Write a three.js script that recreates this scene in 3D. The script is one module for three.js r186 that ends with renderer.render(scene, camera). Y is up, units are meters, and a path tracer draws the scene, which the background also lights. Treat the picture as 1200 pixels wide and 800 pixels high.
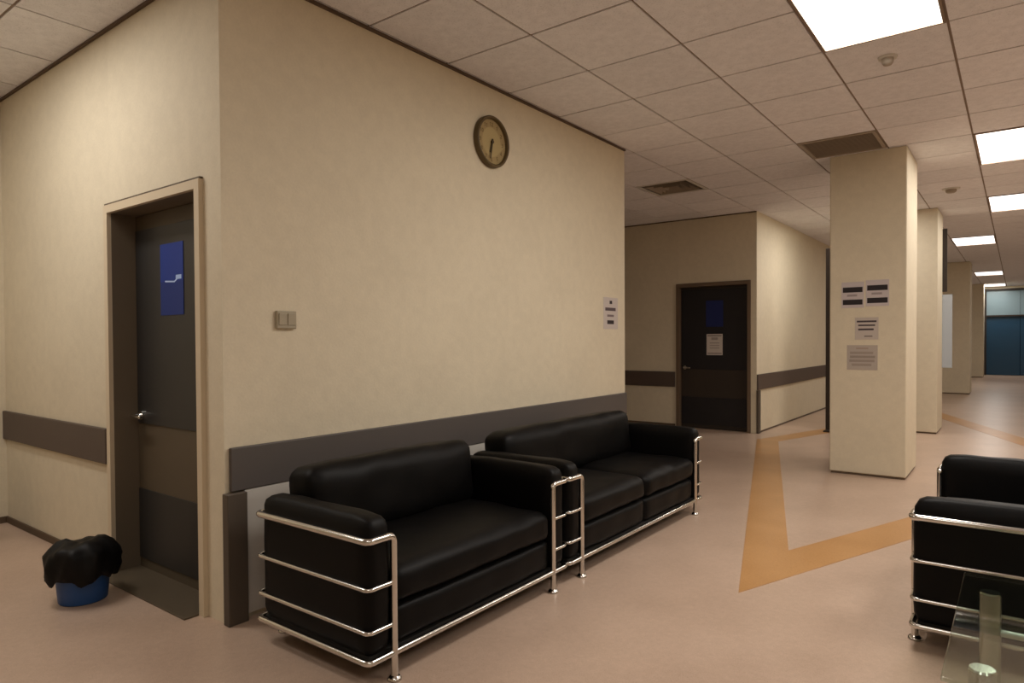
import * as THREE from 'three';
import { mergeGeometries, mergeVertices } from 'three/addons/utils/BufferGeometryUtils.js';
import { RoundedBoxGeometry } from 'three/addons/geometries/RoundedBoxGeometry.js';
import { ImprovedNoise } from 'three/addons/math/ImprovedNoise.js';
import { RectAreaLightUniformsLib } from 'three/addons/lights/RectAreaLightUniformsLib.js';

RectAreaLightUniformsLib.init();

// ------------------------------------------------------------------ camera, light, exposure
const scene = new THREE.Scene();
const W = 1200, HT = 800, FOCAL = 781.65;
const camera = new THREE.PerspectiveCamera(2 * Math.atan(HT / 2 / FOCAL) * 180 / Math.PI, W / HT, 0.05, 80);
{
  const yaw = 0.648127, pitch = -0.016641, roll = -0.005569;
  const f = new THREE.Vector3(Math.cos(yaw) * Math.cos(pitch), Math.sin(pitch), -Math.sin(yaw) * Math.cos(pitch));
  const r = new THREE.Vector3(Math.sin(yaw), 0, Math.cos(yaw));
  const u = new THREE.Vector3().crossVectors(r, f);
  const r2 = r.clone().multiplyScalar(Math.cos(roll)).addScaledVector(u, Math.sin(roll));
  const u2 = u.clone().multiplyScalar(Math.cos(roll)).addScaledVector(r, -Math.sin(roll));
  camera.position.set(0, 1.25, 0);
  camera.quaternion.setFromRotationMatrix(new THREE.Matrix4().makeBasis(r2, u2, f.clone().negate()));
  camera.setViewOffset(W, HT, -0.95, -11.5, W, HT);
  camera.updateProjectionMatrix();
  camera.updateMatrixWorld(true);
}
scene.add(camera);
scene.background = new THREE.Color(0x000000);
const renderer = new THREE.WebGLRenderer({ antialias: true });
renderer.toneMapping = THREE.LinearToneMapping;
renderer.toneMappingExposure = 1.12;
renderer.shadowMap.enabled = true;
const LAMP_COLOR = new THREE.Color().setRGB(1.0, 0.94, 0.86);
const LAMP = 10.5;                                   // radiance of a troffer
const GLOW = 1.6;                                   // what the eye sees of its diffuser

// ------------------------------------------------------------------ measures
const H = 2.93, XD = 1.567, ZW = -2.785, XE = 5.327, XF = 8.948, ZF = -2.744;
const ZEND = -5.62, XWEST = -3.2, ZSOUTH = 3.8, XEAST = 27.3, ZN = -7.6;
const G0 = 0.585, G1 = 0.780;
const TX = 3.02, TZ = -2.152, TP = 0.615;

// ------------------------------------------------------------------ helpers
let seed = 7;
const rnd = () => { seed = (seed * 1664525 + 1013904223) >>> 0; return seed / 4294967296; };
const noise = new ImprovedNoise();
const names = new Map();
function numbered(name) {
  const n = names.get(name) || 0; names.set(name, n + 1);
  return n ? `${name}_${String(n).padStart(3, '0')}` : name;
}
const shade = (o) => { o.traverse((m) => { if (m.isMesh) { m.castShadow = true; m.receiveShadow = true; } }); return o; };
function mesh(name, geo, mat, parent) {
  const m = new THREE.Mesh(geo, mat); m.name = name; m.castShadow = m.receiveShadow = true;
  if (parent) parent.add(m);
  return m;
}
function thing(name, label, category, [x, y, z] = [0, 0, 0], group) {
  const o = new THREE.Group(); o.name = numbered(name); o.position.set(x, y, z);
  o.userData = { label, category }; if (group) o.userData.group = group;
  scene.add(o); return o;
}
function struct(name, label, geo, mat) {
  const o = geo ? new THREE.Mesh(geo, mat) : new THREE.Group();
  o.name = numbered(name); o.castShadow = o.receiveShadow = true;
  o.userData = { kind: 'structure', label, category: name.replace(/_(\d+|left|right|front|back|north|south|east|west|passage|end)$/, '').replace(/_/g, ' ').split(' ').slice(0, 2).join(' ') };
  scene.add(o); return o;
}
function box(x0, x1, y0, y1, z0, z1) {               // uv in metres
  const w = x1 - x0, h = y1 - y0, d = z1 - z0;
  const g = new THREE.BoxGeometry(w, h, d), uv = g.attributes.uv;
  const s = [[d, h], [d, h], [w, d], [w, d], [w, h], [w, h]];
  for (let i = 0; i < 24; i++) { const f = s[i >> 2]; uv.setXY(i, uv.getX(i) * f[0], uv.getY(i) * f[1]); }
  g.translate((x0 + x1) / 2, (y0 + y1) / 2, (z0 + z1) / 2);
  return g;
}
function rbox(x0, x1, y0, y1, z0, z1, r = 0.004, s = 2) {
  const g = new RoundedBoxGeometry(x1 - x0, y1 - y0, z1 - z0, s, r);
  g.translate((x0 + x1) / 2, (y0 + y1) / 2, (z0 + z1) / 2);
  const p = g.attributes.position, n = g.attributes.normal, uv = g.attributes.uv;
  for (let i = 0; i < p.count; i++) {                 // uv in metres, by the way the face points
    const a = Math.abs(n.getX(i)), b = Math.abs(n.getY(i)), c = Math.abs(n.getZ(i));
    if (a >= b && a >= c) uv.setXY(i, p.getZ(i), p.getY(i)); else if (b >= c) uv.setXY(i, p.getX(i), p.getZ(i)); else uv.setXY(i, p.getX(i), p.getY(i));
  }
  return g;
}
function cushion(x0, x1, y0, y1, z0, z1, r, puff = [0, 0, 0], wob = 0.004, sd = 0) {
  const w = x1 - x0, h = y1 - y0, d = z1 - z0, hx = w / 2, hy = h / 2, hz = d / 2;
  const n = (l) => Math.max(8, Math.min(26, Math.round(l / 0.035)));
  let g = new THREE.BoxGeometry(w, h, d, n(w), n(h), n(d));
  g.deleteAttribute('uv'); g.deleteAttribute('normal'); g = mergeVertices(g, 1e-5);
  const p = g.attributes.position, v = new THREE.Vector3(), c = new THREE.Vector3();
  for (let i = 0; i < p.count; i++) {
    v.fromBufferAttribute(p, i);
    const ux = v.x / hx, uy = v.y / hy, uz = v.z / hz;
    c.set(THREE.MathUtils.clamp(v.x, -hx + r, hx - r), THREE.MathUtils.clamp(v.y, -hy + r, hy - r), THREE.MathUtils.clamp(v.z, -hz + r, hz - r));
    v.sub(c); if (v.lengthSq() > 1e-12) v.setLength(r); v.add(c);
    const b = (a, q) => (1 - a ** 4) * (1 - q ** 4);
    v.x += Math.sign(ux) * Math.abs(ux) ** 3 * puff[0] * b(uy, uz);
    v.y += Math.sign(uy) * Math.abs(uy) ** 3 * puff[1] * b(ux, uz);
    v.z += Math.sign(uz) * Math.abs(uz) ** 3 * puff[2] * b(ux, uy);
    const k = 7; v.y += wob * noise.noise(v.x * k + sd, v.y * k, v.z * k + 3); v.z += wob * noise.noise(v.x * k + 9, v.y * k + sd, v.z * k);
    p.setXYZ(i, v.x + (x0 + x1) / 2, v.y + (y0 + y1) / 2, v.z + (z0 + z1) / 2);
  }
  g.computeVertexNormals();
  return g;
}
function tube(points, radius, bend = 0.03, seg = 10) {   // polyline with rounded bends
  const P = points.map((q) => new THREE.Vector3(...q)), path = new THREE.CurvePath();
  let last = P[0].clone();
  for (let i = 1; i < P.length - 1; i++) {
    const a = P[i].clone().sub(P[i - 1]).setLength(bend), b = P[i + 1].clone().sub(P[i]).setLength(bend);
    const s = P[i].clone().sub(a), e = P[i].clone().add(b);
    path.add(new THREE.LineCurve3(last, s)); path.add(new THREE.QuadraticBezierCurve3(s, P[i].clone(), e)); last = e;
  }
  path.add(new THREE.LineCurve3(last, P[P.length - 1]));
  return new THREE.TubeGeometry(path, Math.max(8, Math.round(path.getLength() / 0.012)), radius, seg, false);
}
const cyl = (x, y0, y1, z, r0, r1 = r0, n = 24) => new THREE.CylinderGeometry(r1, r0, y1 - y0, n).translate(x, (y0 + y1) / 2, z);
const merge = (list) => mergeGeometries(list.map((g) => { const q = g.index ? g.toNonIndexed() : g; if (!q.attributes.uv) q.setAttribute('uv', new THREE.Float32BufferAttribute(new Float32Array(q.attributes.position.count * 2), 2)); return q; }));

// ------------------------------------------------------------------ materials
function grainTexture(size, fn, srgb = true) {
  const data = new Uint8Array(size * size * 4);
  for (let j = 0; j < size; j++) for (let i = 0; i < size; i++) {
    const c = fn(i / size, j / size), k = (j * size + i) * 4;
    data[k] = c[0]; data[k + 1] = c[1]; data[k + 2] = c[2]; data[k + 3] = 255;
  }
  const t = new THREE.DataTexture(data, size, size); t.wrapS = t.wrapT = THREE.RepeatWrapping;
  t.magFilter = THREE.LinearFilter; t.minFilter = THREE.LinearMipmapLinearFilter; t.generateMipmaps = true;
  if (srgb) t.colorSpace = THREE.SRGBColorSpace;
  t.needsUpdate = true; return t;
}
const lattice = (i, j, o) => { const q = Math.sin(i * 127.1 + j * 311.7 + o * 74.7) * 43758.5453; return (q - Math.floor(q)) * 2 - 1; };
const per = (u, v, f, o) => {                       // value noise that tiles, f cells across
  const x = u * f, y = v * f, i = Math.floor(x), j = Math.floor(y), a = x - i, b = y - j;
  const p = a * a * (3 - 2 * a), q = b * b * (3 - 2 * b), L = (m, n) => lattice(((m % f) + f) % f, ((n % f) + f) % f, o);
  return (L(i, j) * (1 - p) + L(i + 1, j) * p) * (1 - q) + (L(i, j + 1) * (1 - p) + L(i + 1, j + 1) * p) * q;
};
const wallMap = grainTexture(256, (u, v) => {
  const n = per(u, v, 5, 1.3) * 3 + per(u, v, 40, 7) * 2.5 + (rnd() - 0.5) * 5;
  return [222 + n, 211 + n, 187 + n * 0.9];
});
wallMap.repeat.set(0.6, 0.6);
const wallBump = grainTexture(256, (u, v) => { const n = 128 + per(u, v, 60, 3) * 60 + (rnd() - 0.5) * 50; return [n, n, n]; }, false);
wallBump.repeat.set(2, 2);
const floorMap = grainTexture(512, (u, v) => {
  const s = rnd(), n = per(u, v, 6, 4) * 5 + per(u, v, 60, 2) * 3 + (s < 0.06 ? -14 : s > 0.95 ? 12 : (rnd() - 0.5) * 7);
  return [192 + n, 167 + n, 148 + n];
});
floorMap.repeat.set(0.9, 0.9);
const bandMap = grainTexture(256, (u, v) => {
  const s = rnd(), n = per(u, v, 6, 5) * 5 + (s < 0.06 ? -12 : (rnd() - 0.5) * 8);
  return [190 + n, 143 + n, 92 + n];
});
const tileMap = grainTexture(256, (u, v) => {
  const s = rnd(), n = per(u, v, 30, 6) * 5 + (s < 0.05 ? -22 : (rnd() - 0.5) * 8);
  return [239 + n, 238 + n, 243 + n];
});
const std = (o) => new THREE.MeshStandardMaterial(o);
const phys = (o) => new THREE.MeshPhysicalMaterial(o);
const M = {
  wall: std({ map: wallMap, bumpMap: wallBump, bumpScale: 0.0006, roughness: 0.75 }),
  floor: phys({ map: floorMap, roughness: 0.3, specularIntensity: 0.7 }),
  band: phys({ map: bandMap, roughness: 0.3, specularIntensity: 0.7 }),
  tiles: [0.97, 1.0, 1.03].map((k) => std({ map: tileMap, color: new THREE.Color(k, k, k), roughness: 0.95 })),
  tbar: std({ color: 0x8d7a6a, roughness: 0.7 }),
  slab: std({ color: 0x4a443e, roughness: 0.95 }),
  guard: std({ color: 0x5a5451, roughness: 0.5 }),
  guardWarm: std({ color: 0x554840, roughness: 0.55 }),
  skirt: std({ color: 0x5b4a38, roughness: 0.6 }),
  edge: std({ color: 0x5e4c3c, roughness: 0.7 }),
  dado: std({ color: 0xc9c4bc, roughness: 0.6 }),
  corner: std({ color: 0x544a40, roughness: 0.55 }),
  frame: std({ color: 0x6f6353, roughness: 0.5 }),
  leaf: std({ color: 0x574c3c, roughness: 0.5 }),
  plate: std({ color: 0x2b2a29, roughness: 0.45 }),
  arch: std({ color: 0xd6c6ab, roughness: 0.6 }),
  archDark: std({ color: 0x5a4a38, roughness: 0.6 }),
  farFrame: std({ color: 0x6f5d4b, roughness: 0.55 }),
  farLeaf: std({ color: 0x342c25, roughness: 0.5 }),
  farPlate: std({ color: 0x1d1c20, roughness: 0.45 }),
  leather: phys({ color: 0x080707, roughness: 0.5, specularIntensity: 0.3 }),
  chrome: std({ color: 0xd8d6d2, metalness: 1, roughness: 0.16 }),
  steel: std({ color: 0xa8a79c, metalness: 1, roughness: 0.34 }),
  satin: std({ color: 0xe9e9e6, metalness: 1, roughness: 0.38 }),
  rubber: std({ color: 0x15130f, roughness: 0.8 }),
  white: std({ color: 0xd9d6cf, roughness: 0.6 }),
  grey: std({ color: 0xaba18c, roughness: 0.45 }),
  greyDark: std({ color: 0x5d5445, roughness: 0.5 }),
  vent: std({ color: 0xa39686, roughness: 0.6 }),
  dark: std({ color: 0x2a1f17, roughness: 0.6 }),
  blueBin: std({ color: 0x1c4a86, roughness: 0.45 }),
  bag: phys({ color: 0x0b0a0a, roughness: 0.5, specularIntensity: 0.4 }),
  pale: std({ color: 0xb3bcc6, roughness: 0.5 }),
  blueLeaf: std({ color: 0x123f5b, roughness: 0.4 }),
  clockRim: std({ color: 0x5d4c2c, roughness: 0.5 }),
  hand: std({ color: 0x4c3f22, roughness: 0.5 }),
  glass: phys({ color: new THREE.Color(0.84, 0.9, 0.85), roughness: 0.04, transmission: 1, thickness: 0, ior: 1.5 }),
  frost: phys({ color: 0x7f949c, roughness: 0.35, metalness: 0 }),
  diffuser: std({ color: 0xffffff, emissive: new THREE.Color().setRGB(1, 0.95, 0.9), emissiveIntensity: GLOW, roughness: 0.6 }),
};

// ------------------------------------------------------------------ floor
{
  const floor = struct('floor', 'pinkish beige vinyl floor with an ochre diamond band', null);
  floor.userData.category = 'floor';
  mesh('vinyl', box(XWEST - 0.2, XEAST + 0.3, -0.12, 0, ZN - 0.2, ZSOUTH + 0.2), M.floor, floor);
  const Wt = [3.27, -1.09], N = [8.42, -2.58], E = [13.45, -1.12], S = [8.4, 0.84];
  const c = [8.4, -0.98], inner = ([x, z]) => { const d = [x - c[0], z - c[1]]; return [c[0] + d[0] * (Math.abs(d[0]) > 2 ? 0.845 : 1), c[1] + d[1] * (Math.abs(d[1]) > 1 ? 0.845 : 1)]; };
  const ring = [Wt, N, E, S], cc = ring.map(([x, z]) => [c[0] + (x - c[0]) * 0.838, c[1] + (z - c[1]) * 0.838]);
  for (let i = 0; i < 4; i++) {
    const j = (i + 1) % 4, sh = new THREE.Shape([ring[i], ring[j], cc[j], cc[i]].map(([x, z]) => new THREE.Vector2(x, -z)));
    const g = new THREE.ExtrudeGeometry(sh, { depth: 0.0015, bevelEnabled: false }); g.rotateX(-Math.PI / 2);
    const b = mesh('inlay_band', g, M.band, floor); b.userData.label = 'ochre inlaid floor band';
  }
}

// ------------------------------------------------------------------ walls
const T = 0.18;
const DOOR = { z0: -3.905, z1: -2.965, top: 1.955 };           // opening in the door wall
const FD = { z0: -3.83, z1: -2.85, top: 1.99 };
struct('wall_front', 'cream painted wall behind the black sofas, with the clock', box(XD, XE, 0, H, ZW - T, ZW), M.wall);
struct('wall_left', 'cream painted wall around the recessed grey door', merge([
  box(XD, XD + T, 0, H, ZN, DOOR.z0), box(XD, XD + T, DOOR.top, H, DOOR.z0, DOOR.z1)]), M.wall);
struct('wall_passage', 'cream side wall of the dim side corridor', box(XE - T, XE, 0, H, ZN, ZW - T), M.wall);
struct('wall_end', 'cream end wall of the passage beyond the grey door', box(XWEST, XD, 0, H, ZEND - T, ZEND), M.wall);
struct('wall_back', 'cream corridor wall around the dark door', merge([
  box(XF, XF + T, 0, H, ZN, FD.z0), box(XF, XF + T, 0, H, FD.z1, ZF), box(XF, XF + T, FD.top, H, FD.z0, FD.z1)]), M.wall);
struct('wall_right', 'cream corridor wall running on from the dark door corner', box(XF + T, XEAST, 0, H, ZF - T, ZF), M.wall);
struct('wall_north', 'cream wall closing the dim side corridor', box(XE, XF + T, 0, H, ZN - T, ZN), M.wall);
struct('wall_west', 'cream wall of the waiting area', box(XWEST - T, XWEST, 0, H, ZEND - T, ZSOUTH + T), M.wall);
struct('wall_south', 'cream long wall of the corridor', box(XWEST, XEAST, 0, H, ZSOUTH, ZSOUTH + T), M.wall);
struct('wall_east', 'cream wall at the far end of the corridor', merge([
  box(XEAST, XEAST + T, 0, H, ZF - T, -0.98), box(XEAST, XEAST + T, 0, H, 1.1, ZSOUTH + T), box(XEAST, XEAST + T, 2.86, H, -0.98, 1.1)]), M.wall);

// pillars
function pillar(label, x0, x1, z0, z1) {
  const o = struct('pillar', label, null); o.userData.category = 'pillar';
  mesh('shaft', rbox(x0, x1, 0.018, H - 0.001, z0, z1, 0.012, 3), M.wall, o);
  mesh('shaded_base_gap', box(x0 + 0.012, x1 - 0.012, 0, 0.018, z0 + 0.012, z1 - 0.012), M.skirt, o);  // set-back foot, coloured dark for the shade line under the shaft
}
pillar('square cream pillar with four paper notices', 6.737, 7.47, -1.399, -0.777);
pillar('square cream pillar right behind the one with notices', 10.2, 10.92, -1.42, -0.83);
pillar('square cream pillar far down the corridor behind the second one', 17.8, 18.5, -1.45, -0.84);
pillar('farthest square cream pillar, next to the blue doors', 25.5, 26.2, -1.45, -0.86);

// wall guards, skirtings and edge trims
let trimN = 0;
const trim = (label, geo, mat) => { const o = struct(`trim_${++trimN}`, label, geo, mat); o.userData.category = 'trim'; return o; };
const gp = 0.022;
trim('grey wall guard rail behind the sofas', rbox(XD + 0.02, XE, G0, G1, ZW, ZW + gp, 0.006), M.guard);
trim('grey wall guard rail left of the grey door', rbox(XD - gp, XD, G0, G1, ZEND, DOOR.z0 - 0.05, 0.006), M.guardWarm);
trim('dark guard rail left of the far dark door', rbox(XF - gp, XF, G0 - 0.01, G1 + 0.01, ZN, FD.z0 - 0.05, 0.006), M.guardWarm);
trim('dark guard rail on the bright corridor wall', rbox(XF, 12.95, G0 - 0.01, G1, ZF, ZF + gp, 0.006), M.guardWarm);
trim('pale grey protective panel below the guard rail', rbox(XD + 0.085, XE, 0.02, G0 - 0.002, ZW, ZW + 0.016, 0.003), M.dado);
trim('dark brown corner protector at the sofa wall', rbox(XD - 0.012, XD + 0.083, 0.0, G0 - 0.004, ZW, ZW + 0.045, 0.004), M.corner);
trim('dark corner protector beside the far dark door', rbox(XF - 0.012, XF + 0.08, 0, G0 - 0.015, ZF, ZF + 0.03, 0.004), M.corner);
trim('dark ceiling edge above the clock wall', box(XD, XE, H - 0.016, H - 0.001, ZW, ZW + 0.014), M.edge);
trim('dark ceiling edge above the door wall', box(XD - 0.014, XD, H - 0.016, H - 0.001, ZEND, ZW), M.edge);
trim('dark ceiling edge above the far dark door', box(XF - 0.014, XF, H - 0.014, H - 0.001, ZN, ZF), M.edge);
struct('baseboard_left', 'dark brown skirting along the door wall', rbox(XD - 0.012, XD, 0, 0.045, ZEND, DOOR.z0 - 0.05, 0.003), M.skirt);
struct('baseboard_end', 'dark brown skirting along the passage end wall', rbox(XWEST, XD - 0.012, 0, 0.045, ZEND, ZEND + 0.012, 0.003), M.skirt);
struct('baseboard_back', 'dark skirting beside the far dark door', rbox(XF - 0.012, XF, 0, 0.05, ZN, FD.z0 - 0.05, 0.003), M.skirt);
struct('baseboard_right', 'thin skirting on the bright corridor wall', rbox(XF + 0.082, XEAST, 0, 0.02, ZF, ZF + 0.01, 0.003), M.skirt);

// ------------------------------------------------------------------ doors
function door(label, X, d, mats, recess, plates) {
  const o = struct('door', label, null); o.name = names.get('door_n') ? 'door_2' : 'door_1'; names.set('door_n', 1); o.userData.category = 'door';
  const { z0, z1, top } = d, fw = 0.05;
  // architrave, two steps
  const arch = (a, b, p, q) => merge([box(X - p, X, 0, top + b, z0 - b, z0 - a), box(X - p, X, 0, top + b, z1 + a, z1 + b), box(X - p, X, top + a, top + b, z0 - a, z1 + a)]);
  const f = mesh('door_frame', arch(-0.012, 0.03, 0.022), mats.arch, o);
  mesh('head_bead', box(X - 0.016, X, top + 0.03, top + 0.04, z0 - 0.03, z1 + 0.03), mats.bead, f);
  mesh('jamb_lining', merge([box(X, X + T, 0, top, z0, z0 + 0.012), box(X, X + T, 0, top, z1 - 0.012, z1), box(X, X + T, top - 0.012, top, z0 + 0.012, z1 - 0.012)]), mats.frame, f);
  const lx = X + recess, leaf = mesh('door_leaf', rbox(lx, lx + 0.045, 0.006, top - 0.014, z0 + 0.014, z1 - 0.014, 0.003), mats.leaf, o);
  for (const [n, y0, y1, m] of plates) mesh(n, rbox(lx - 0.006, lx, y0, y1, z0 + 0.02, z1 - 0.02, 0.002), m, leaf);
  const hz = z0 + 0.075, hy = 0.85;
  const h = mesh('door_handle', merge([
    new THREE.CylinderGeometry(0.026, 0.026, 0.012, 20).rotateZ(Math.PI / 2).translate(lx - 0.012, hy, hz),
    new THREE.CylinderGeometry(0.01, 0.01, 0.05, 14).rotateZ(Math.PI / 2).translate(lx - 0.035, hy, hz),
    rbox(lx - 0.07, lx - 0.05, hy - 0.011, hy + 0.011, hz - 0.012, hz + 0.1, 0.009)]), M.chrome, o);
  h.userData.label = 'bright metal lever handle';
  return o;
}
door('dark grey door with black panels in a deep recess', XD, DOOR, { arch: M.arch, frame: M.frame, leaf: M.leaf, bead: M.archDark }, 0.125,
  [['upper_panel', 0.805, 1.86, M.plate], ['kick_plate', 0.06, 0.445, M.plate]]);
door('dark brown far door with a white paper sheet', XF, FD, { arch: M.farFrame, frame: M.farFrame, leaf: M.farLeaf, bead: M.farFrame }, 0.06,
  [['upper_panel', 0.83, 1.94, M.farPlate], ['kick_plate', 0.06, 0.44, M.farPlate]]);
trim('dark threshold strip under the grey door', rbox(1.475, XD + 0.17, 0, 0.008, DOOR.z0 + 0.012, DOOR.z1 - 0.012, 0.003), M.leaf);

// far blue double door
{
  const o = struct('door_3', 'blue double door under a pale glazed transom at the corridor end', null); o.userData.category = 'door';
  const X = XEAST - 0.02, z0 = -0.98, z1 = 1.1;
  mesh('door_frame', merge([box(X, X + 0.18, 0, 2.86, z0, z0 + 0.14), box(X, X + 0.18, 0, 2.86, z1 - 0.14, z1), box(X, X + 0.18, 2.8, 2.86, z0 + 0.14, z1 - 0.14), box(X, X + 0.18, 1.94, 1.99, z0 + 0.14, z1 - 0.14)]), M.dark, o);
  const mid = (z0 + z1) / 2;
  for (const [a, b] of [[z0 + 0.14, mid - 0.004], [mid + 0.004, z1 - 0.14]]) {
    mesh('door_leaf', rbox(X + 0.08, X + 0.125, 0.008, 1.94, a, b, 0.004), M.blueLeaf, o);
    mesh('transom_pane', box(X + 0.09, X + 0.11, 1.99, 2.8, a, b), M.frost, o);
  }
}

// ------------------------------------------------------------------ ceiling with tiles
const lights = [
  // [cellX, cellZ, length cells, label]
  [0, 2, 'glowing ceiling troffer above the waiting area, nearest to the clock wall', 1.6],
  [6, 3, 'glowing ceiling troffer beside the pillar with notices', 0.85],
  [11, 3, 'glowing ceiling troffer beside the second pillar', 0.7],
  [17, 2, 'small glowing ceiling troffer between the second pillar and the third', 0.5],
  [29, 2, 'faint distant ceiling troffer behind the third pillar'],
  [37, 2, 'distant thin ceiling troffer just above the blue doors'],
];
const hidden = [
  [-4, -4, 'narrow glowing ceiling troffer over the passage by the grey door', true, 1.7],
  [-6, -5, 'added unseen ceiling troffer over the passage, at its end wall', true, 0.25],  // added out of view to lift the lower door wall
  [10, 0, 'narrow glowing ceiling troffer in front of the bright corridor wall', false, 2.0],
  [-6, 2, 'added unseen fill troffer above the seating, west end', false, 0.4],  // fill lamp added out of view near the camera
  [-1, 5, 'glowing ceiling troffer above the facing sofa, south row', false, 0.8],
  [6, 6, 'glowing ceiling troffer of the south row beyond the pillar', false],
  [14, 6, 'glowing ceiling troffer of the south row by the third pillar', false, 0.4],
  [-6, 6, 'glowing ceiling troffer of the south row, west end', false, 0.5],
  [4, 5, 'added unseen ceiling troffer of the south row before the notice pillar', false, 0.3],  // added out of view to brighten the right part of the clock wall
  [23, 5, 'glowing ceiling troffer of the south row far down the corridor', false, 0.4],
];
const cellBox = (i, j) => [TX + i * TP, TX + (i + 1) * TP, TZ + j * TP, TZ + (j + 1) * TP];
const used = new Set();
for (const l of lights) { used.add(l[0] + ',' + l[1]); used.add((l[0] + 1) + ',' + l[1]); }
for (const l of hidden) { used.add(l[0] + ',' + l[1]); used.add(l[3] ? l[0] + ',' + (l[1] + 1) : (l[0] + 1) + ',' + l[1]); }
const VENT = [5, 1], DIFF = [6, -2];
used.add(VENT.join()); used.add(DIFF.join());
{
  const ceiling = struct('ceiling', 'suspended ceiling of off white mineral tiles in a thin brown grid', null); ceiling.userData.category = 'ceiling';
  mesh('slab', box(XWEST - 0.2, XEAST + 0.3, H + 0.09, H + 0.2, ZN - 0.2, ZSOUTH + 0.2), M.slab, ceiling);
  const regions = [[XWEST, XEAST, ZW, ZSOUTH], [XWEST, XD, ZEND, ZW], [XE, XF, ZN, ZW]];
  const pieces = [], v = new THREE.Vector3(), gap = 0.007;
  for (const [rx0, rx1, rz0, rz1] of regions)
    for (let i = -12; i < 42; i++) for (let j = -10; j < 11; j++) {
      if (used.has(i + ',' + j)) continue;
      let [x0, x1, z0, z1] = cellBox(i, j);
      x0 = Math.max(x0 + gap, rx0); x1 = Math.min(x1 - gap, rx1); z0 = Math.max(z0 + gap, rz0); z1 = Math.min(z1 - gap, rz1);
      if (x1 - x0 < 0.01 || z1 - z0 < 0.01) continue;
      let seen = false, near = 1e9;
      for (const [a, b] of [[x0, z0], [x1, z0], [x0, z1], [x1, z1], [(x0 + x1) / 2, (z0 + z1) / 2]]) {
        v.set(a, H, b); const dist = v.distanceTo(camera.position); near = Math.min(near, dist);
        const d = v.clone().applyMatrix4(camera.matrixWorldInverse); v.project(camera);
        if (d.z < -0.1 && Math.abs(v.x) < 1.02 && Math.abs(v.y) < 1.02) seen = true;
      }
      pieces.push({ x0, x1, z0, z1, seen, near });
    }
  for (const [x0, x1, z0, z1] of [[TX - 3.5 * TP, TX - 3 * TP, TZ - 4 * TP, TZ - 3 * TP], [TX - 3.5 * TP, TX - 3 * TP, TZ - 3 * TP, TZ - 2 * TP],
    [TX + 10 * TP, TX + 11 * TP, TZ, TZ + TP / 2], [TX + 11 * TP, TX + 12 * TP, TZ, TZ + TP / 2]])   // half tiles beside the slim fittings
    pieces.push({ x0: x0 + gap, x1: x1 - gap, z0: z0 + gap, z1: z1 - gap, seen: true, near: 4 });
  const single = pieces.filter((q) => q.seen && q.near < 13).sort((a, b) => a.near - b.near).slice(0, 290);
  const set = new Set(single), cache = new Map();
  let k = 0;
  for (const q of single) {
    const w = q.x1 - q.x0, d = q.z1 - q.z0, key = w.toFixed(3) + '_' + d.toFixed(3);
    if (!cache.has(key)) cache.set(key, box(-w / 2, w / 2, 0, 0.018, -d / 2, d / 2));
    const m = mesh('ceiling_tile' + (k ? '_' + String(k).padStart(3, '0') : ''), cache.get(key), M.tiles[(k * 7 + (k >> 2)) % 3], ceiling); k++;
    m.position.set((q.x0 + q.x1) / 2, H + (rnd() - 0.5) * 0.0012, (q.z0 + q.z1) / 2);
  }
  const rest = pieces.filter((q) => !set.has(q)).map((q) => box(q.x0, q.x1, H, H + 0.018, q.z0, q.z1));
  const far = mesh('ceiling_tile_field', merge(rest), M.tiles[1], ceiling); far.userData = { kind: 'stuff' };
  // grid bars, set back behind the tile faces
  const bars = [];
  for (let i = -12; i < 43; i++) { const x = TX + i * TP; if (x > XWEST && x < XEAST) bars.push(box(x - 0.012, x + 0.012, H + 0.006, H + 0.03, ZN, ZSOUTH)); }
  for (let j = -10; j < 12; j++) { const z = TZ + j * TP; if (z > ZN && z < ZSOUTH) bars.push(box(XWEST, XEAST, H + 0.007, H + 0.029, z - 0.012, z + 0.012)); }
  const grid = mesh('ceiling_grid', merge(bars), M.tbar, ceiling); grid.userData = { kind: 'stuff' };
}

// ------------------------------------------------------------------ ceiling lights
function troffer(i, j, label, alongZ, power = 1) {
  const c = cellBox(i, j), slim = label.startsWith('narrow');          // slim fittings fill half a tile's width
  const x0 = c[0], x1 = alongZ ? (slim ? c[0] + TP / 2 : c[1]) : c[1] + TP;
  const z0 = slim && !alongZ ? c[2] + TP / 2 : c[2], z1 = alongZ ? c[3] + TP : c[3];
  const cx = (x0 + x1) / 2, cz = (z0 + z1) / 2, w = x1 - x0 - 0.012, d = z1 - z0 - 0.012;
  const o = thing('ceiling_light', label, 'ceiling light', [cx, H, cz], 'ceiling troffers');
  const t = 0.014;
  mesh('frame', merge([box(-w / 2, w / 2, -0.008, 0.005, -d / 2, -d / 2 + t), box(-w / 2, w / 2, -0.008, 0.005, d / 2 - t, d / 2),
    box(-w / 2, -w / 2 + t, -0.008, 0.005, -d / 2 + t, d / 2 - t), box(w / 2 - t, w / 2, -0.008, 0.005, -d / 2 + t, d / 2 - t)]), M.tbar, o);
  mesh('diffuser', box(-w / 2 + t, w / 2 - t, -0.001, 0.005, -d / 2 + t, d / 2 - t), M.diffuser, o);
  const L = new THREE.RectAreaLight(LAMP_COLOR, LAMP * power, w - 2 * t, d - 2 * t);
  L.name = 'troffer_glow'; L.rotation.x = -Math.PI / 2; L.position.y = -0.003; o.add(L);
  return o;
}
for (const [i, j, label, power] of lights) troffer(i, j, label, false, power);
for (const [i, j, label, az, power] of hidden) troffer(i, j, label, az, power);

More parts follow.
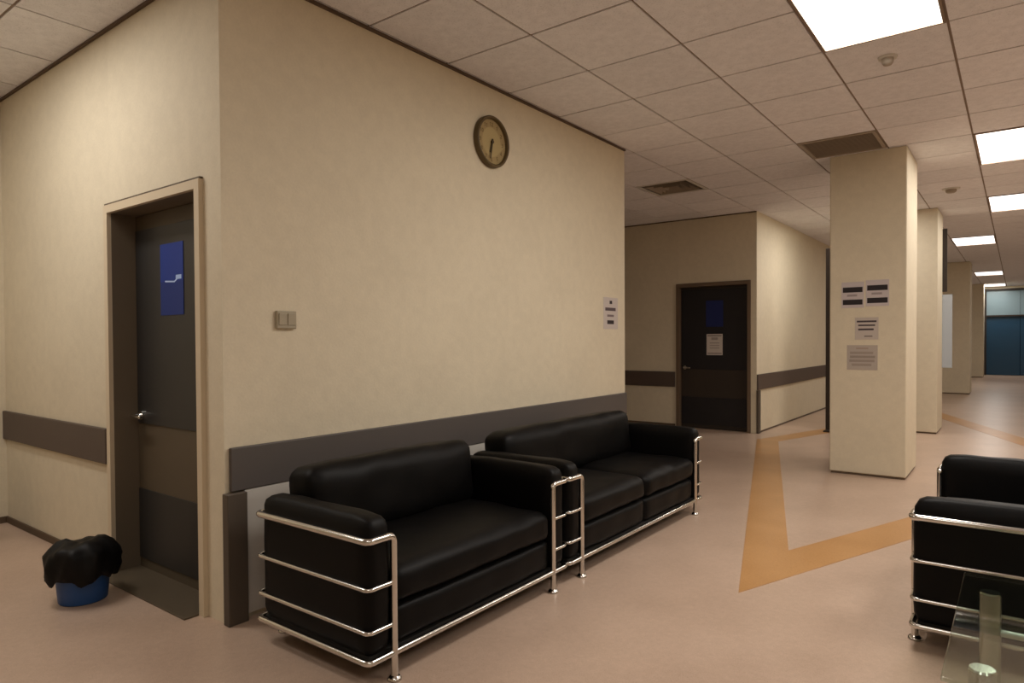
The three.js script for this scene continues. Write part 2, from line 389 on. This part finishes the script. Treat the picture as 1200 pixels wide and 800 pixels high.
// ------------------------------------------------------------------ vents and detectors
{
  const [x0, x1, z0, z1] = cellBox(...VENT);
  const o = thing('return_air_grille', 'square brown louvred air grille in ceiling beside the pillar with notices', 'air vent', [(x0 + x1) / 2, H, (z0 + z1) / 2]);
  const s = TP / 2 - 0.008, t = 0.028;
  mesh('backing', box(-s, s, 0.05, 0.06, -s, s), M.vent, o);
  mesh('frame', merge([box(-s, s, -0.006, 0.05, -s, -s + t), box(-s, s, -0.006, 0.05, s - t, s), box(-s, -s + t, -0.006, 0.05, -s + t, s - t), box(s - t, s, -0.006, 0.05, -s + t, s - t)]), M.vent, o);
  const lv = new THREE.BoxGeometry(0.004, 0.034, 2 * (s - t)).rotateZ(-0.75);
  for (let k = 0; k < 16; k++) { const m = mesh('louvre', lv, M.vent, o); m.position.set(-s + t + 0.018 + k * (2 * (s - t) - 0.036) / 15, 0.018, 0); }
}
{
  const [x0, x1, z0, z1] = cellBox(...DIFF);
  const o = thing('ceiling_diffuser', 'square stepped air diffuser in ceiling of the dim side corridor', 'air vent', [(x0 + x1) / 2, H, (z0 + z1) / 2]);
  const s = TP / 2 - 0.008;
  mesh('duct_box', merge([box(-s, s, 0.078, 0.086, -s, s), box(-s, -s + 0.006, 0.006, 0.078, -s, s), box(s - 0.006, s, 0.006, 0.078, -s, s),
    box(-s + 0.006, s - 0.006, 0.006, 0.078, -s, -s + 0.006), box(-s + 0.006, s - 0.006, 0.006, 0.078, s - 0.006, s)]), M.vent, o);
  for (let k = 0; k < 4; k++) {                                 // nested sloping rings
    const a = s - 0.002 - k * 0.072, b = a - (k ? 0.03 : 0.035), y0 = k ? -0.004 : 0, y1 = k ? 0.06 : 0.0;
    const q = [];
    for (let e = 0; e < 4; e++) {
      const g = new THREE.BufferGeometry();
      const P = [[-a, y0, a], [a, y0, a], [b, y1, b], [-b, y1, b]], Q = P.map(([x, y, z]) => [x, y + 0.006, z]);
      const idx = [0, 2, 1, 0, 3, 2, 4, 5, 6, 4, 6, 7, 0, 1, 5, 0, 5, 4, 3, 7, 6, 3, 6, 2];
      g.setAttribute('position', new THREE.Float32BufferAttribute([...P, ...Q].flat(), 3)); g.setIndex(idx);
      g.rotateY(e * Math.PI / 2); const n = g.toNonIndexed(); n.computeVertexNormals(); q.push(n);
    }
    mesh(k ? 'cone_ring' : 'frame', merge(q), k ? M.vent : M.white, o);
  }
}
function detector(label, x, z, r) {
  const o = thing('smoke_detector', label, 'smoke detector', [x, H, z]);
  mesh('base', cyl(0, -0.012, 0, 0, r, r * 1.05, 28), M.white, o);
  mesh('sensor_head', new THREE.LatheGeometry([[0, -0.05], [r * 0.45, -0.048], [r * 0.62, -0.036], [r * 0.66, -0.012]].map(([a, b]) => new THREE.Vector2(a, b)), 24), M.vent, o);
}
detector('small round detector on ceiling next to the largest troffer', 4.56, -0.63, 0.05);
detector('small round detector on ceiling above the second pillar', 9.0, -0.61, 0.085);

// ------------------------------------------------------------------ sofas
function sofa(label, wdt, nSeat, group) {
  // origin at the middle of the front, on the floor; front faces +z, back at -z
  const o = thing('sofa', label, 'sofa', [0, 0, 0], group);
  const hw = wdt / 2, leg = hw - 0.122, D = 0.69, R = 0.0125;
  const ys = [0.207, 0.362], topY = 0.535, baseY = 0.1;
  for (const s of [-1, 1]) {
    const X = s * hw, L = s * leg;
    const a = s < 0 ? [X + 0.008, L - 0.002] : [L + 0.002, X - 0.008];
    mesh('arm_cushion', cushion(a[0], a[1], 0.108, 0.605, -D + 0.012, -0.01, 0.034, [0.006, 0.012, 0.008], 0.006, s * 5), M.leather, o);
    // the top rail runs from the back along the arm, round the front corner and down as the front leg
    const fl = mesh('front_leg', tube([[L, topY, -D], [X, topY, -D], [X, topY, 0], [L, topY, 0], [L, 0.012, 0]], 0.0135, 0.024, 14), M.chrome, o);
    mesh('foot_glide', new THREE.LatheGeometry([[0, 0], [0.026, 0], [0.027, 0.006], [0.02, 0.014], [0.012, 0.018]].map(([p, q]) => new THREE.Vector2(p, q)), 24).translate(L, 0, 0), M.chrome, fl);
    const bl = mesh('back_leg', tube([[L, topY, -D], [L, 0.012, -D]], 0.0135, 0.012, 12), M.chrome, o);
    mesh('foot_glide', new THREE.LatheGeometry([[0, 0], [0.026, 0], [0.027, 0.006], [0.02, 0.014], [0.012, 0.018]].map(([p, q]) => new THREE.Vector2(p, q)), 24).translate(L, 0, -D), M.chrome, bl);
    for (const y of ys) mesh('side_rail', tube([[L, y, -D], [X, y, -D], [X, y, 0], [L, y, 0]], 0.0085, 0.024, 10), M.chrome, o);
  }
  mesh('back_rail', tube([[-leg, topY, -D], [leg, topY, -D]], 0.0135), M.chrome, o);
  // base frame of angle bar
  mesh('base_frame', tube([[0, baseY, -D], [-hw, baseY, -D], [-hw, baseY, 0], [hw, baseY, 0], [hw, baseY, -D], [0, baseY, -D]], 0.012, 0.024, 10), M.chrome, o);
  mesh('webbing', box(-hw + 0.02, hw - 0.02, 0.085, 0.113, -D + 0.02, -0.02), M.rubber, o);
  const x0 = -leg + 0.008, x1 = leg - 0.008, cw = (x1 - x0) / nSeat;
  for (let k = 0; k < nSeat; k++) {
    const a = x0 + k * cw + 0.002, b = a + cw - 0.004;
    mesh('seat_base_cushion', cushion(a, b, 0.115, 0.262, -D + 0.05, -0.012, 0.03, [0, 0.004, 0.008], 0.004, k * 3), M.leather, o);
    mesh('seat_cushion', cushion(a, b, 0.264, 0.402, -D + 0.05, -0.002, 0.045, [0, 0.016, 0.008], 0.007, k * 3 + 1), M.leather, o);
  }
  const bk = 1, bw = (x1 - x0) / bk;
  for (let k = 0; k < bk; k++) {
    const a = x0 + k * bw + 0.002, b = a + bw - 0.004;
    const g = cushion(a, b, 0, 0.325, -0.1, 0.1, 0.055, [0, 0.012, 0.016], 0.008, k * 4 + 2);
    g.rotateX(-0.1).translate(0, 0.385, -D + 0.118);
    mesh('back_cushion', g, M.leather, o);
  }
  return o;
}
const ZFRONT = -1.83;
sofa('shorter black leather sofa with chrome tube rails at the dark door corner', 1.3, 1, 'black leather sofas').position.set(1.56 + 0.65, 0, ZFRONT);
sofa('long black leather sofa with chrome tube rails under the paper sign', 1.795, 2, 'black leather sofas').position.set(2.888 + 0.8975, 0, ZFRONT);
{
  const o = sofa('black leather sofa facing away from the glass table wall, opposite the clock wall', 1.32, 1, 'black leather sofas');
  o.userData.label = 'black leather sofa standing by the glass table, facing the clock wall';
  o.rotation.y = Math.PI; o.position.set(3.08 + 0.66, 0, -0.335);
}

// ------------------------------------------------------------------ glass table
{
  const x0 = 2.05, x1 = 3.03, z0 = -0.157, z1 = 0.85, top = 0.365;
  const o = thing('coffee_table', 'low clear glass coffee table with thick round steel legs', 'table', [(x0 + x1) / 2, 0, (z0 + z1) / 2]);
  const hx = (x1 - x0) / 2, hz = (z1 - z0) / 2;
  mesh('glass_top', rbox(-hx, hx, top - 0.012, top, -hz, hz, 0.004), M.glass, o).userData.label = 'clear greenish glass top';
  for (const sx of [-1, 1]) for (const sz of [-1, 1]) {
    const lx = sx * (hx - 0.15), lz = sz * (hz - 0.085);
    const l = mesh('leg', cyl(lx, 0.012, top - 0.018, lz, 0.032), M.steel, o);
    mesh('leg_cap', cyl(lx, top - 0.018, top - 0.0125, lz, 0.034, 0.03), M.chrome, l);
    mesh('foot_disc', new THREE.LatheGeometry([[0, 0], [0.05, 0], [0.052, 0.006], [0.034, 0.014], [0, 0.014]].map(([p, q]) => new THREE.Vector2(p, q)), 28).translate(lx, 0, lz), M.chrome, l);
  }
  for (const sx of [-1, 1]) mesh('side_rail', tube([[sx * (hx - 0.15), 0.215, -hz + 0.09], [sx * (hx - 0.15), 0.215, hz - 0.09]], 0.013), M.satin, o);
}

// ------------------------------------------------------------------ wall clock
function canvasMat(w, h, draw, rough = 0.7) {
  const c = document.createElement('canvas'); c.width = w; c.height = h; const g = c.getContext('2d'); draw(g, w, h);
  const t = new THREE.CanvasTexture(c); t.colorSpace = THREE.SRGBColorSpace; t.anisotropy = 4;
  return std({ map: t, roughness: rough });
}
{
  const o = thing('wall_clock', 'round brown rimmed wall clock with beige dial high on the cream wall', 'clock', [3.44, 2.555, ZW]);
  const r = 0.168;
  mesh('rim', new THREE.LatheGeometry([[r - 0.022, 0.012], [r - 0.02, 0.034], [r - 0.008, 0.04], [r, 0.03], [r, 0]].map(([a, b]) => new THREE.Vector2(a, b)), 64).rotateX(Math.PI / 2), M.clockRim, o);
  const dial = canvasMat(512, 512, (g) => {
    g.fillStyle = '#b4a070'; g.fillRect(0, 0, 512, 512);
    g.fillStyle = '#a58f62'; g.beginPath(); g.arc(256, 256, 250, 0, 7); g.arc(256, 256, 165, 0, 7, true); g.fill();
    g.fillStyle = '#6d5a34'; g.font = 'bold 62px sans-serif'; g.textAlign = 'center'; g.textBaseline = 'middle';
    for (let k = 1; k <= 12; k++) { const a = k * Math.PI / 6; g.fillText(String(k), 256 + Math.sin(a) * 200, 256 - Math.cos(a) * 200); }
    g.fillStyle = '#6d5a34';
    for (let k = 0; k < 60; k++) { const a = k * Math.PI / 30; g.save(); g.translate(256, 256); g.rotate(a); g.fillRect(-2, -248, 4, k % 5 ? 8 : 14); g.restore(); }
  });
  mesh('dial', new THREE.CircleGeometry(r - 0.02, 64).translate(0, 0, 0.014), dial, o);
  mesh('back_case', new THREE.CylinderGeometry(r - 0.005, r - 0.005, 0.012, 48).rotateX(Math.PI / 2).translate(0, 0, 0.006), M.clockRim, o);
  const hand = (name, len, w, deg, z) => { const m = mesh(name, rbox(-w / 2, w / 2, -0.02, len, 0, 0.002, 0.0008, 1), M.hand, o); m.position.z = z; m.rotation.z = -deg * Math.PI / 180; };
  hand('hour_hand', 0.075, 0.014, 196, 0.019); hand('minute_hand', 0.115, 0.01, 191, 0.023);
  mesh('hub', new THREE.CylinderGeometry(0.011, 0.011, 0.012, 20).rotateX(Math.PI / 2).translate(0, 0, 0.022), M.hand, o);
}

// ------------------------------------------------------------------ switch plate
{
  const o = thing('wall_switch', 'grey double switch plate on the cream wall above the sofa', 'switch', [1.879, 1.353, ZW]);
  mesh('plate', rbox(-0.053, 0.053, -0.042, 0.042, 0, 0.02, 0.005, 3), M.grey, o);
  for (const s of [-1, 1]) { const m = mesh('rocker', rbox(-0.021, 0.021, -0.028, 0.028, 0, 0.006, 0.002), M.grey, o); m.position.set(s * 0.024, 0.002, 0.0195); m.rotation.x = 0.06; }
}

// ------------------------------------------------------------------ papers and signs
function sheet(name, label, category, w, h, draw, pos, turn, group) {
  const o = new THREE.Mesh(box(-w / 2, w / 2, -h / 2, h / 2, 0, 0.0015), null);
  const uv = o.geometry.attributes.uv;
  for (let i = 0; i < uv.count; i++) uv.setXY(i, uv.getX(i) / (i >> 2 < 4 ? 1 : w), uv.getY(i) / (i >> 2 < 4 ? 1 : h));
  o.material = canvasMat(Math.round(w * 900), Math.round(h * 900), draw);
  o.name = numbered(name); o.userData = { label, category }; if (group) o.userData.group = group;
  o.position.set(...pos); o.rotation.y = turn; o.castShadow = o.receiveShadow = true; scene.add(o); return o;
}
const bars = (bg, rows) => (g, w, h) => {            // print too small to read: rows of lettering as dark strokes
  g.fillStyle = bg; g.fillRect(0, 0, w, h);
  for (const [y, hh, x0, x1, col] of rows) { g.fillStyle = col; g.fillRect(x0 * w, y * h, (x1 - x0) * w, hh * h); }
};
const WEST = -Math.PI / 2, ink = '#2a1f22';
// on the clock wall
sheet('paper_notice', 'white paper notice with dark lines at the end of the clock wall', 'notice', 0.25, 0.27,
  bars('#c9bfba', [[0.1, 0.1, 0.42, 0.6, ink], [0.32, 0.1, 0.12, 0.85, '#54464a'], [0.54, 0.07, 0.25, 0.72, '#7b6c6c'], [0.72, 0.12, 0.25, 0.72, ink]]), [5.07, 1.475, ZW], 0);
// on the pillar
const PX = 6.737 - 0.0015;
const board = [[0.2, 0.2, 0.06, 0.94, '#1d1418'], [0.48, 0.08, 0.25, 0.7, '#9a8f8f'], [0.68, 0.2, 0.06, 0.94, '#1d1418']];
sheet('paper_notice', 'black barred white notice on the pillar, on the side towards the dark door', 'notice', 0.185, 0.235, bars('#c6bcbc', board), [PX, 1.645, -1.205], WEST);
sheet('paper_notice', 'black barred white notice on the pillar, beside its bright lit edge', 'notice', 0.185, 0.235, bars('#c6bcbc', board), [PX, 1.655, -1.005], WEST);
sheet('paper_notice', 'small notice of thin dark lines in the middle of the pillar', 'notice', 0.19, 0.2,
  bars('#c2b7ae', [[0.14, 0.08, 0.08, 0.92, '#40353a'], [0.32, 0.07, 0.14, 0.86, '#4a3f42'], [0.5, 0.08, 0.14, 0.8, '#40353a'], [0.82, 0.06, 0.4, 0.75, '#82766f']]), [PX, 1.338, -1.09], WEST);
sheet('paper_notice', 'pale grey printed sheet lowest on the pillar', 'notice', 0.25, 0.225,
  bars('#b5aaa0', [[0.1, 0.06, 0.3, 0.7, '#a69488'], [0.26, 0.1, 0.1, 0.86, '#9f9389'], [0.42, 0.1, 0.1, 0.92, '#978b82'], [0.58, 0.1, 0.08, 0.9, '#9b8f86'], [0.74, 0.1, 0.16, 0.8, '#9f9389']]), [PX, 1.075, -1.126], WEST);
// on the far door
sheet('paper_notice', 'white sheet with a dark border stuck on the far dark door', 'notice', 0.225, 0.29,
  bars('#cfc6be', [[0.06, 0.04, 0.06, 0.94, '#6b6260'], [0.9, 0.04, 0.06, 0.94, '#6b6260'], [0.16, 0.12, 0.3, 0.7, '#a59b94'], [0.4, 0.05, 0.2, 0.8, '#aaa099'], [0.52, 0.05, 0.2, 0.8, '#aaa099'], [0.64, 0.05, 0.2, 0.8, '#aaa099']]), [XF + 0.06 - 0.0075, 1.175, -3.33], WEST);
const blueSign = (g, w, h) => {
  g.fillStyle = '#0f2f84'; g.fillRect(0, 0, w, h);
  g.fillStyle = '#0c286f'; g.fillRect(0, h * 0.53, w, h * 0.47);
  g.strokeStyle = '#b9cdf0'; g.lineWidth = h * 0.022; g.lineCap = 'round';
  g.beginPath(); g.moveTo(w * 0.22, h * 0.525); g.lineTo(w * 0.62, h * 0.54); g.lineTo(w * 0.84, h * 0.47); g.stroke();
  g.fillStyle = '#a9c0ea'; g.fillRect(w * 0.68, h * 0.45, w * 0.24, h * 0.06);
};
sheet('door_sign', 'bright blue sign with a white mark on the grey door', 'sign', 0.24, 0.37, blueSign, [XD + 0.125 - 0.0075, 1.575, -3.475], WEST);
sheet('door_sign', 'dark blue sign above the white sheet on the far dark door', 'sign', 0.24, 0.36, (g, w, h) => { g.fillStyle = '#10205c'; g.fillRect(0, 0, w, h); }, [XF + 0.06 - 0.0075, 1.6, -3.33], WEST);
// blades standing out from the second pillar
{
  const a = mesh(numbered('poster_panel'), rbox(10.86, 10.885, 0.84, 1.84, -0.83, -0.715, 0.004), M.pale, scene);
  a.userData = { label: 'narrow pale blue panel standing out from the second pillar', category: 'panel' };
  const b = mesh(numbered('sign_blade'), rbox(10.86, 10.885, 1.88, 2.74, -0.83, -0.775, 0.004), M.dark, scene);
  b.userData = { label: 'narrow dark blade sign above the pale panel on the second pillar', category: 'sign' };
}

// tall dark panel behind the notice pillar
{
  const o = thing('partition_panel', 'tall narrow dark brown partition panel behind the notice pillar', 'partition', [9.75, 0, -1.8]);
  mesh('panel', rbox(-0.02, 0.02, 0.02, 2.46, -0.27, 0.27, 0.005), M.dark, o);
  mesh('foot', rbox(-0.16, 0.16, 0, 0.02, -0.27, 0.27, 0.005), M.dark, o);
}

// ------------------------------------------------------------------ waste bin with black liner
{
  const o = thing('waste_bin', 'blue waste bin with a black bag spilling over the rim, by the grey door', 'bin', [1.31, 0, -3.63]);
  const V = (l) => l.map(([a, b]) => new THREE.Vector2(a, b));
  mesh('bin_body', new THREE.LatheGeometry(V([[0, 0], [0.1, 0], [0.104, 0.006], [0.125, 0.235], [0.13, 0.24], [0.126, 0.244], [0.118, 0.24], [0.098, 0.014], [0, 0.012]]), 40), M.blueBin, o);
  let g = new THREE.LatheGeometry(V([[0.123, 0.215], [0.138, 0.12], [0.146, 0.115], [0.152, 0.14], [0.158, 0.19], [0.152, 0.235], [0.138, 0.262], [0.11, 0.282], [0.07, 0.288], [0.03, 0.278], [0, 0.272]]), 64);
  g.deleteAttribute('uv'); g.deleteAttribute('normal'); g = mergeVertices(g, 1e-4);
  const p = g.attributes.position;
  for (let i = 0; i < p.count; i++) {
    const x = p.getX(i), y = p.getY(i), z = p.getZ(i), r = Math.hypot(x, z), a = Math.atan2(z, x);
    const k = 1 + (r > 0.126 ? 0.06 * Math.sin(a * 9 + y * 30) + 0.09 * noise.noise(x * 16, y * 16, z * 16) : 0.05 * noise.noise(x * 20, 2, z * 20));
    const dy = 0.03 * noise.noise(x * 14 + 4, y * 8, z * 14) + (y < 0.16 ? 0.03 * noise.noise(Math.cos(a) * 3, 5, Math.sin(a) * 3) : 0);
    p.setXYZ(i, x * k, y + dy, z * k);
  }
  g.computeVertexNormals();
  mesh('liner_bag', g, M.bag, o).userData.label = 'black plastic liner bag';
}
{
  const o = thing('floor_box', 'small dark box on floor at the passage end wall', 'box', [1.155, 0, -5.25]);
  mesh('body', rbox(-0.2, 0.2, 0, 0.16, -0.15, 0.15, 0.02, 3), M.dark, o);
  mesh('lid', rbox(-0.205, 0.205, 0.16, 0.19, -0.155, 0.155, 0.012, 3), M.dark, o);
}

renderer.render(scene, camera);
